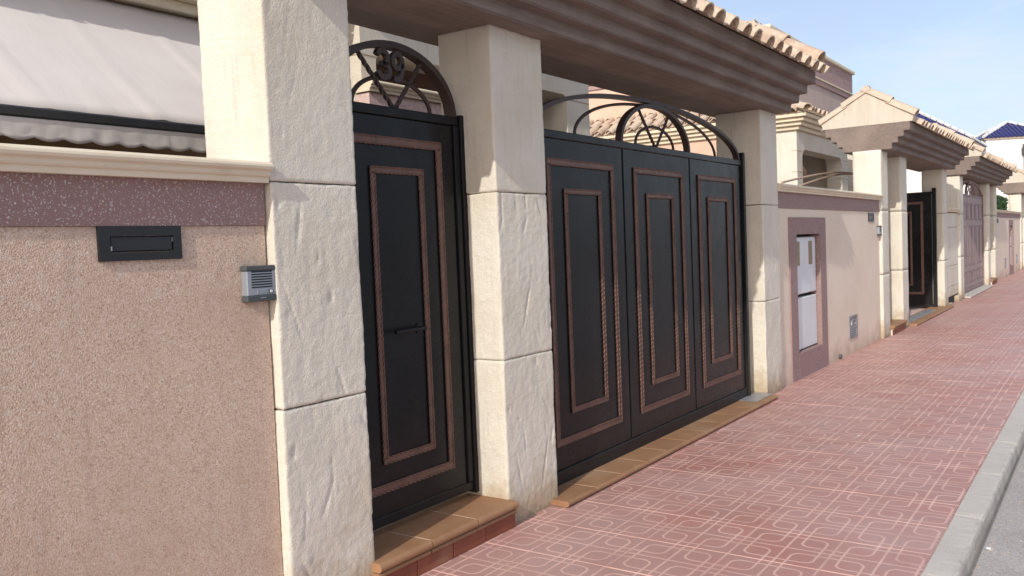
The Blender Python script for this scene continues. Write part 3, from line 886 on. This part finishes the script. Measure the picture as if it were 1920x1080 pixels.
def intercom(x, z, label, detail=True):
    t = thing('intercom', label, 'intercom', (x, 0.0, z), 'wall intercoms')
    w, h, y0, y1 = 0.150, 0.147, 0.006, 0.044
    MB().box(x + .004, x + w - .004, y0, y1, z + .024, z + h - .020, .004).build('face', SILVER, t)
    MB().box(x, x + w, y0 - .002, y1, z + h - .0215, z + h, .004).build('top_cap', CHARCOAL, t)
    b = MB().box(x, x + w, y0 - .002, y1, z, z + .0255, .004).build('bottom_cap', CHARCOAL, t)
    MB().box(x + .066, x + .092, y0 - .0032, y0 - .001, z + .0135, z + .0165).build('name_mark', SILVER, b)
    for i in range(7):
        zz = z + .0565 + i * .0105
        MB().box(x + .026, x + .130, y0 - .0012, y0 + .003, zz, zz + .0052).build('grille_slot', SLOT, t)
    MB().box(x + .052, x + .108, y0 - .0015, y0 + .003, z + .0315, z + .0475, .001).build('name_plate', NAMEP, t)
    MB().box(x + .109, x + .133, y0 - .0022, y0 + .003, z + .0305, z + .0485, .001).build('button_surround', CHARCOAL, t)
    MB().box(x + .115, x + .128, y0 - .004, y0 + .003, z + .0335, z + .0455, .001).build('button', BUTTON, t)
    return t
intercom(2.232, 1.416, 'silver intercom with dark grille beside the nearest pillar')
intercom(13.525, 1.535, 'small silver intercom beside the second portal')

def cabinet(x0, label, far=False):
    t = thing('meter_cabinet', label, 'cabinet', (x0 + .7, 0.05, 0), 'white meter cabinets')
    x1 = x0 + 1.41
    a, b, z0, z1 = x0 + .25, x0 + 1.165, .285, 1.60
    yb = 0.030
    s = MB()
    s.box(x0, a, yb, 0.20, -.01, 1.79, .003).box(b, x1, yb, 0.20, -.01, 1.79, .003).box(a + .001, b - .001, yb, 0.20, -.01, z0, .003).box(a + .001, b - .001, yb, 0.20, z1, 1.79, .003)
    s.build('granite_surround', GRANITE, t)
    MB().box(a, b, .155, .205, z0, z1).build('recess_back', SLOT, t)
    for k, (u, v) in enumerate(((z0 + .012, .885), (.925, z1 - .03))):
        d = MB().box(a + .02, b - .015, .085, .15, u, v, .010).build('door', DOORWHITE, t)
        if k:
            for q in (.13, .62): MB().box(a + q, a + q + .13, .078, .0845, v - .32, v - .05, .002).build('tag_plate', BRASS, d)
    return t
cabinet(9.345, 'white two-door meter cabinet in mauve granite surround by third pillar')
cabinet(32.3, 'far white meter cabinet on the wall beyond the mauve gate')
def vent(x, z, label):
    t = thing('vent_plate', label, 'vent', (x + .2, 0.04, z), 'grey wall vents')
    f = MB()
    w, h, y = .42, .30, .030
    f.box(x, x + w, y, .05, z, z + .025, .002).box(x, x + w, y, .05, z + h - .025, z + h, .002)
    f.box(x, x + .04, y, .05, z + .026, z + h - .026, .002).box(x + w - .04, x + w, y, .05, z + .026, z + h - .026, .002)
    f.build('frame', PLATE, t)
    MB().box(x + .041, x + w - .041, .039, .05, z + .026, z + h - .026).build('plate', PLATE, t)
    MB().box(x + .041, x + w - .041, .033, .038, z + .135, z + .155).build('cross_bar', SILVER, t)
    MB().tube([(xx, .037, zz) for xx, zz in arc(x + w / 2, z + .175, .10, .075, 14)], .010, 5).build('raised_arc', SILVER, t)
    for k in range(3): MB().box(x + .09, x + w - .09, .033, .038, z + .045 + k * .028, z + .058 + k * .028).build('slat', SILVER, t)
    return t
vent(11.80, 0.195, 'grey metal vent plate low on the wall right of the meter cabinet')
vent(30.9, 0.30, 'far dark vent plate left of the far meter cabinet')
vent(34.6, 0.30, 'far dark vent plate right of the far meter cabinet')
tag(MB().tube([(11.30, .046, .035), (11.30, .015, .035)], .028, 10).build('drain_pipe', CHARCOAL), 'small dark drain pipe stub at the wall foot below the vent', 'pipe')

# ------------------------------------------------------------------ houses
def stepped_cornice(x0, x1, y0, y1, z, steps=4, out=0.062, rise=0.070):
    mb = MB()
    for i in range(steps):
        o = out * (i + 1)
        mb.box(x0 - o, x1 + o, y0 - o, y1 + o, z + rise * i + (.001 if i else 0), z + rise * (i + 1), .008)
    return mb
def porch(x0, x1, label, parapet=None, deep=4.2, tiles=True, seed=5, side='L', top=3.53, jamb=.33, rad=.20):
    t = thing('porch', label, 'porch', ((x0 + x1) / 2, 2.0, 0), 'cream porches behind the gateways')
    y0, y1 = 2.0, 2.0 + deep
    zo = 3.20
    holed_wall('X', x0, x1, 0, top, (x0 + jamb, x1 - .48, 1.2, zo, rad), y0, y0 + .32).build('front_frame', STONE, t)
    # block joints on the front piers and the corner
    for zz in (2.76, 3.15):
        for a, b in ((x0 - .002, x0 + jamb), (x1 - .48, x1 + .002)):
            if a < 0: continue
            MB().box(a, b, y0 - .003, y0 + .1, zz, zz + .008).build('joint', TANW, t)
    holed_wall('Y', y0 + .321, y1 - .001, 0, top, (y0 + .9, y0 + 1.9, 1.9, 1.95, .02), x0, x0 + .25).build('left_wall', SALMON, t) if side == 'L' else None
    MB().box(x0 - .003, x0 + .28, y0 + .322, y0 + .46, 0, top - .001).build('corner_pier', STONE, t)
    holed_wall('Y', y0 + .321, y1 - .001, 0, top, (y0 + .8, y1 - .6, 1.2, zo - .05, .2), x1 - .28, x1).build('right_frame', STONE, t)
    MB().box(x0 + .251, x1 - .281, y1 - .25, y1 - .002, 0, top).build('back_wall', PORCH_SHADE, t)
    MB().box(x0 + .252, x1 - .282, y0 + .321, y1 - .252, top - .14, top - .002).build('ceiling', PORCH_SHADE, t)
    if parapet:
        a, b, zt = parapet
        MB().box(a, b, y0 - .16, y0 - .01, 0, zt - .09).build('parapet', SUNLIT_CHIP, t)
        MB().prism(coping_prof(zt, y0 - .22, y0 - .01), 'X', a - .02, b).build('parapet_coping', MOULD, t)
    stepped_cornice(x0, x1, y0, y1, top + .002).build('cornice', MOULD, t)
    ez = top + .285
    o = .27
    ang = R(24)
    h = (deep / 2) * math.tan(ang) * .85
    bm = bmesh.new()
    v = [bm.verts.new(p) for p in ((x0 - o, y0 - o, ez), (x1 + o, y0 - o, ez), (x1 + o, y1 + o, ez), (x0 - o, y1 + o, ez),
                                   ((x0 + x1) / 2, y0 + deep * .45, ez + h), ((x0 + x1) / 2, y1 - deep * .4, ez + h))]
    for f in ((0, 1, 4), (1, 2, 5, 4), (2, 3, 5), (3, 0, 4, 5), (3, 2, 1, 0)): bm.faces.new([v[i] for i in f])
    roof = MB().add_bm(bm).build('roof', CLAY, t)
    if tiles:
        hw = (x1 - x0) / 2 + o
        a_s = math.atan2(h, hw); a_f = math.atan2(h, deep * .45 + o)
        # street slope
        slope_tiles(roof, 0, x1 - x0 + 2 * o - .15, .25, None, None, a_f, 1, .40, (1, 0, 0), (x0 - o + .05, y0 - o - .06, ez + .005), False, seed)
        slope_tiles(roof, 0, x1 - x0 - .5, .25, None, None, a_f, 2, .40, (1, 0, 0), (x0 + .2, y0 - o + .30, ez + .005 + .36 * math.tan(a_f)), False, seed + 1)
        # side slope facing the sun
        n = deep + 2 * o
        slope_tiles(roof, 0, n - .1, .25, None, None, a_s, 1, .40, (0, -1, 0), (x0 - o - .06, y1 + o - .05, ez + .005), False, seed + 2)
        slope_tiles(roof, 0, n - .7, .25, None, None, a_s, 3, .38, (0, -1, 0), (x0 - o + .28, y1 + o - .2, ez + .005 + .34 * math.tan(a_s)), False, seed + 3)
        A, Bv = Vector((x0 - o, y0 - o, ez + .05)), Vector(((x0 + x1) / 2, y0 + deep * .45, ez + h + .03))
        d = (Bv - A); L = d.length; yd = d.normalized(); xd = yd.cross(Vector((0, 0, 1))).normalized(); nr = xd.cross(yd)
        Bm = Matrix((xd, yd, nr)).transposed().to_4x4()
        for k in range(int(L / .42)): inst('hip_tile', RIDGE, roof, Matrix.Translation(A + yd * (.42 * k - .04)) @ Bm)
    return t
porch(4.99, 8.58, 'cream porch glimpsed through the arches of the nearest gates', (4.9, 6.75, 2.915), 3.0, False, 5, 'L', 3.53, .17, .09)
porch(16.28, 19.95, 'cream porch with stepped cornice and tiled roof behind the meter cabinet wall', None, 5.6, True, 15)
porch(21.15, 24.8, 'cream porch mostly hidden behind the second and third portals', None, 4.2, False, 25)

# terrace house with awning on the left
t = thing('terrace_house', 'house wall with cream cornice behind the awning at upper left', 'house', (1, 2.5, 0))
MB().box(-4, 4.55, 2.5, 2.75, 0, 3.30).build('wall', TANW, t)
MB().box(-3.5, 2.15, 2.47, 2.499, 0.3, 2.95).build('window', DARKWIN, t)
stepped_cornice(-4, 4.55, 2.5, 6.5, 3.301, 4, .085, .072).build('cornice', MOULD, t)
rf = MB().prism([(2.1, 3.592), (6.9, 3.592), (4.5, 4.6)], 'X', -4.2, 4.8).build('roof', CLAY, t)
slope_tiles(rf, 0, 8.8, .262, None, None, R(22.8), 1, .4, (1, 0, 0), (-4.1, 2.0, 3.585), True, 9)
MB().box(-4, 4.55, 2.76, 6.5, 0, 3.30).build('body', SALMON, t)

aw = thing('awning', 'cream fabric awning with dark front bar above the left wall', 'awning', (1.2, 1.2, 2.3))
def awning():
    x0, x1, nx, ny = -1.6, 4.35, 120, 14
    A, B = Vector((0, 1.215, 2.325)), Vector((0, 2.495, 3.297))
    mb = MB(); rg = random.Random(4)
    seams = [x0 + .62 * i for i in range(11)]
    for j in range(ny + 1):
        for i in range(nx + 1):
            x = x0 + (x1 - x0) * i / nx; v = j / ny
            p = A.lerp(B, v)
            sag = -0.02 * math.sin(math.pi * v)
            fold = 0.004 * noise.noise(Vector((x * 2.4 + v * 1.2, v * 1.1, 0))) + 0.006 * noise.noise(Vector((x * 11 - v * 1.5, v * .6, 3))) * max(0, 1 - v * 3.0)
            sd = min(abs(x - s - (v - .5) * .05) for s in seams)
            fold += 0.007 * math.exp(-(sd / .02) ** 2)
            mb.v.append((x, p.y - fold * .6, p.z + sag + fold))
    for j in range(ny):
        for i in range(nx):
            a = j * (nx + 1) + i; mb.f.append((a, a + 1, a + nx + 2, a + nx + 1))
    o = mb.build('fabric', FABRIC, aw, True)
    sm = o.modifiers.new('thickness', 'SOLIDIFY'); sm.thickness = .004
    MB().box(x0, x1, 1.170, 1.215, 2.268, 2.318, .008).build('front_bar', BARM, aw)
    mb = MB(); nx, ny = 420, 6
    for j in range(ny + 1):
        for i in range(nx + 1):
            x = x0 + (x1 - x0) * i / nx; v = j / ny
            h = 0.088 + .016 * abs(math.sin(math.pi * x / .135)) + .006 * noise.noise(Vector((x * 3, 5, 0)))
            y = 1.182 + v * (.0015 * math.sin(x * 2 * math.pi / .135 + noise.noise(Vector((x * 2, 0, 0))) * 2) + .006 * noise.noise(Vector((x * 19, v * 2, 1))))
            mb.v.append((x, y, 2.270 - h * v))
    for j in range(ny):
        for i in range(nx):
            a = j * (nx + 1) + i; mb.f.append((a, a + 1, a + nx + 2, a + nx + 1))
    o = mb.build('valance', FABRIC, aw, True)
    sm = o.modifiers.new('thickness', 'SOLIDIFY'); sm.thickness = .003
awning()

# main body of the pair of houses behind the second and third portals
t = thing('house_block', 'tall lilac and grey-pink house block rising behind the second portal', 'house', (22, 3.5, 0))
MB().box(16.80, 27.0, 3.55, 10, 0, 4.90).build('wall', GREYPINK, t)
MB().box(16.75, 16.799, 3.55, 10, 0, 4.90).build('side_wall', SALMON, t)
MB().box(19.6, 27.0, 3.55, 10, 4.901, 5.46).build('wall', GREYPINK, t)
MB().box(19.5, 27.03, 3.50, 10, 5.461, 5.60, .02).build('string_course', LILAC, t)
MB().box(19.53, 27.01, 3.535, 10, 5.641, 6.22).build('upper_wall', LILAC, t)
MB().box(19.45, 27.06, 3.47, 10.05, 5.601, 5.64, .01).build('ledge', MOULD, t)
MB().box(19.45, 27.06, 3.46, 10.05, 6.221, 6.32, .02).build('cornice', MOULD, t)
rf = MB().prism([(3.95, 6.325), (10.0, 6.325), (7.0, 7.0)], 'X', 19.6, 26.3).build('roof', CLAY, t)
slope_tiles(rf, 0, 6.4, .26, None, None, R(13), 1, .4, (1, 0, 0), (19.7, 3.80, 6.36), False, 19)

# rods and pot behind the coping of the second wall
t = thing('pale_rods', 'thin pale curved rods rising behind the wall coping in front of the porch', 'rods', (12.6, .8, 1.6))
for k, (xa, xb, h0, h1) in enumerate(((11.9, 16.0, 2.32, 2.62), (12.7, 16.0, 2.30, 2.60))):
    MB().tube([(xa + (xb - xa) * i / 14, .9, h0 + (h1 - h0) * math.sin(i / 14 * math.pi / 2)) for i in range(15)], .016, 6).build('rod', STICK, t)
for xa in (11.9, 12.7, 16.0): MB().tube([(xa, .9, -.02), (xa, .9, 2.32 if xa < 16 else 2.61)], .016, 6).build('upright', STICK, t)
mb = MB().tube([(11.2, .75, 1.9), (11.2, .75, 2.10), (11.2, .75, 2.2), (11.2, .75, 2.235)], .17, 14)
tag(mb.build('flower_pot', CLAY), 'rim of a round clay pot showing above the wall coping', 'pot')
tag(MB().box(10.95, 11.45, .5, 1.0, -.02, 1.90, .01).build('pot_stand', STONE), 'stone pedestal under the clay pot behind the wall', 'pedestal')

# ------------------------------------------------------------------ far white houses with blue roofs
def blue_house(cx, cy, wx, wy, rot, ze, zr, label, lamp=False):
    t = thing('white_house', label, 'house', (cx, cy, 0), 'white houses with blue tiled roofs')
    Mx = Matrix.Translation((cx, cy, 0)) @ Matrix.Rotation(rot, 4, 'Z')
    def put(mb, name, mat, par=None, sm=False):
        mb.v = [tuple(Mx @ Vector(v)) for v in mb.v]
        return mb.build(name, mat, par or t, sm)
    put(MB().box(-wx, wx, -wy, wy, 0, ze), 'wall', WHITE)
    put(MB().box(-wx - .12, wx + .12, -wy - .12, wy + .12, ze - .08, ze - .001), 'eave_board', MOULD)
    k = wx - wy
    bm = bmesh.new(); o = .22
    E = [(-wx - o, -wy - o, ze), (wx + o, -wy - o, ze), (wx + o, wy + o, ze), (-wx - o, wy + o, ze)]
    rA, rB = ((-k, 0, zr), (k, 0, zr)) if k >= 0 else ((0, k, zr), (0, -k, zr))
    v = [bm.verts.new(p) for p in E + [rA, rB]]
    if k >= 0: fs = ((0, 1, 5, 4), (1, 2, 5), (2, 3, 4, 5), (3, 0, 4), (3, 2, 1, 0))
    else: fs = ((0, 1, 4), (1, 2, 5, 4), (2, 3, 5), (3, 0, 4, 5), (3, 2, 1, 0))
    for f in fs: bm.faces.new([v[i] for i in f])
    roof = put(MB().add_bm(bm), 'roof', BLUET)
    # tile ribs
    ribs = MB()
    for (a, b, c, d) in (((0, 1, 4, 5) if k >= 0 else (0, 1, 4, 4)), ((3, 0, 4, 4) if k >= 0 else (3, 0, 5, 4))):
        P = [Vector(q) for q in E + [rA, rB]]
        A, B, Cc, D = P[a], P[b], P[c], P[d]
        n = int((B - A).length / .21)
        inw = Vector((0, 0, 1)).cross((B - A).normalized())
        for i in range(1, n):
            s = A + (B - A) * (i / n)
            # height limit: ray up the slope until a hip or the ridge
            run = (Cc - A).dot(inw)
            xa = (s - A).dot((B - A).normalized()); L = (B - A).length
            ca = (Cc - A).dot((B - A).normalized()); da = (D - A).dot((B - A).normalized())
            f_ = 1.0
            if xa < ca: f_ = xa / max(ca, .01)
            elif xa > da: f_ = (L - xa) / max(L - da, .01)
            e = s + inw * run * f_ + Vector((0, 0, (zr - ze) * f_))
            ribs.tube([s + Vector((0, 0, .02)), e + Vector((0, 0, .02))], .055, 5)
    put(ribs, 'roof_ribs', BLUET, roof)['kind'] = 'stuff'
    for a, b in ((E[0], rA), (E[3], rA if k >= 0 else rB), (E[1], rB if k >= 0 else rA), (E[2], rB), (rA, rB)):
        a, b = Vector(a), Vector(b); L = (b - a).length
        n = max(1, int(L / .55))
        for i in range(n):
            put(MB().tube([a + (b - a) * ((i + .02) / n) + Vector((0, 0, .06)), a + (b - a) * ((i + .80) / n) + Vector((0, 0, .08))], .085, 6), 'hip_tile', WHITET, roof)
    if lamp:
        yl = -.2
        put(MB().box(-wx - .25, -wx - .02, yl - .12, yl + .12, ze - 1.05, ze - .65, .03).tube([(-wx - .14, yl, ze - .65), (-wx - .14, yl, ze - .45)], .09, 8).tube([(-wx - .12, yl, ze - 1.05), (-wx - .10, yl, ze - 1.9)], .035, 6), 'wall_lamp', CHARCOAL)
    return t
blue_house(52.2, 6.1, 2.8, 2.8, R(0), 6.05, 8.0, 'white house with cobalt roof just above the second and third portals')
blue_house(58.5, 2.4, 1.75, 1.75, R(25), 6.62, 7.6, 'white house with pyramid cobalt blue roof at the far right', True)

# ------------------------------------------------------------------ hedge, litter
def hedge():
    t = thing('hedge', 'clipped dark green hedge above the far garden wall', 'hedge', (36, .9, 0))
    rg = random.Random(8); mb = MB()
    for _ in range(5200):
        x, z = rg.uniform(32.5, 36.2), rg.uniform(1.7, 2.62)
        y = .45 + rg.uniform(0, .7)
        if rg.random() < .6: y = .45 + rg.uniform(-.04, .08)
        z += .06 * noise.noise(Vector((x * 2.5, y, 0)))
        d = Vector((rg.uniform(-1, 1), rg.uniform(-1, 1), rg.uniform(-1, 1))).normalized(); e = d.orthogonal().normalized()
        s = rg.uniform(.03, .055); p = Vector((x, y, z)); n = len(mb.v)
        mb.v += [tuple(p - d * s), tuple(p + e * s * .5), tuple(p + d * s), tuple(p - e * s * .5)]
        mb.f.append((n, n + 1, n + 2, n + 3))
    mb.build('foliage', LEAF, t)['kind'] = 'stuff'
    MB().box(32.6, 36.1, .6, 1.0, -.02, 2.45).build('inner_growth', LEAF, t)
hedge()
gr = random.Random(21); mb = MB()
for _ in range(900):
    x = gr.uniform(3.5, 22); y = -2.268 - abs(gr.gauss(0, .10)); q = gr.uniform(.0015, .0045)
    n = len(mb.v)
    mb.v += [(x + q * gr.uniform(.6, 1.4), y, -.1), (x - q, y + q, -.1), (x - q, y - q, -.1), (x, y, -.1 + q * 1.3)]
    mb.f += [(n, n + 1, n + 3), (n + 1, n + 2, n + 3), (n + 2, n, n + 3)]
o = mb.build('gutter_grit', STICK); o['kind'] = 'stuff'; o['label'] = 'fine pale grit gathered along the kerb gutter'; o['category'] = 'grit'
def scrap(x, y, z, s, mat, seed):
    rg = random.Random(seed); mb = MB(); n = 9
    mb.v.append((x, y, z + s * .35))
    for i in range(n):
        a = 2 * math.pi * i / n; r = s * rg.uniform(.55, 1.15)
        mb.v.append((x + r * math.cos(a) * 1.3, y + r * math.sin(a) * .8, z + rg.uniform(.002, s * .3)))
    mb.v.append((x, y, z + .001))
    for i in range(n):
        j = (i + 1) % n
        mb.f += [(0, 1 + i, 1 + j), (n + 1, 1 + j, 1 + i)]
    return mb
tag(scrap(5.10, -2.287, -.0995, .019, PAPER, 1).build('paper_scrap', PAPER), 'crumpled white paper scrap on the road beside the kerb', 'litter')
tag(scrap(5.30, -2.42, -.0995, .008, PAPER, 2).build('paper_scrap', PAPER), 'tiny pale litter crumb on the road right of the paper scrap', 'litter')
tag(scrap(7.05, -1.18, .0005, .014, PAPER, 3).build('pebble', PAPER), 'small pale pebble lying on the red paving', 'pebble')
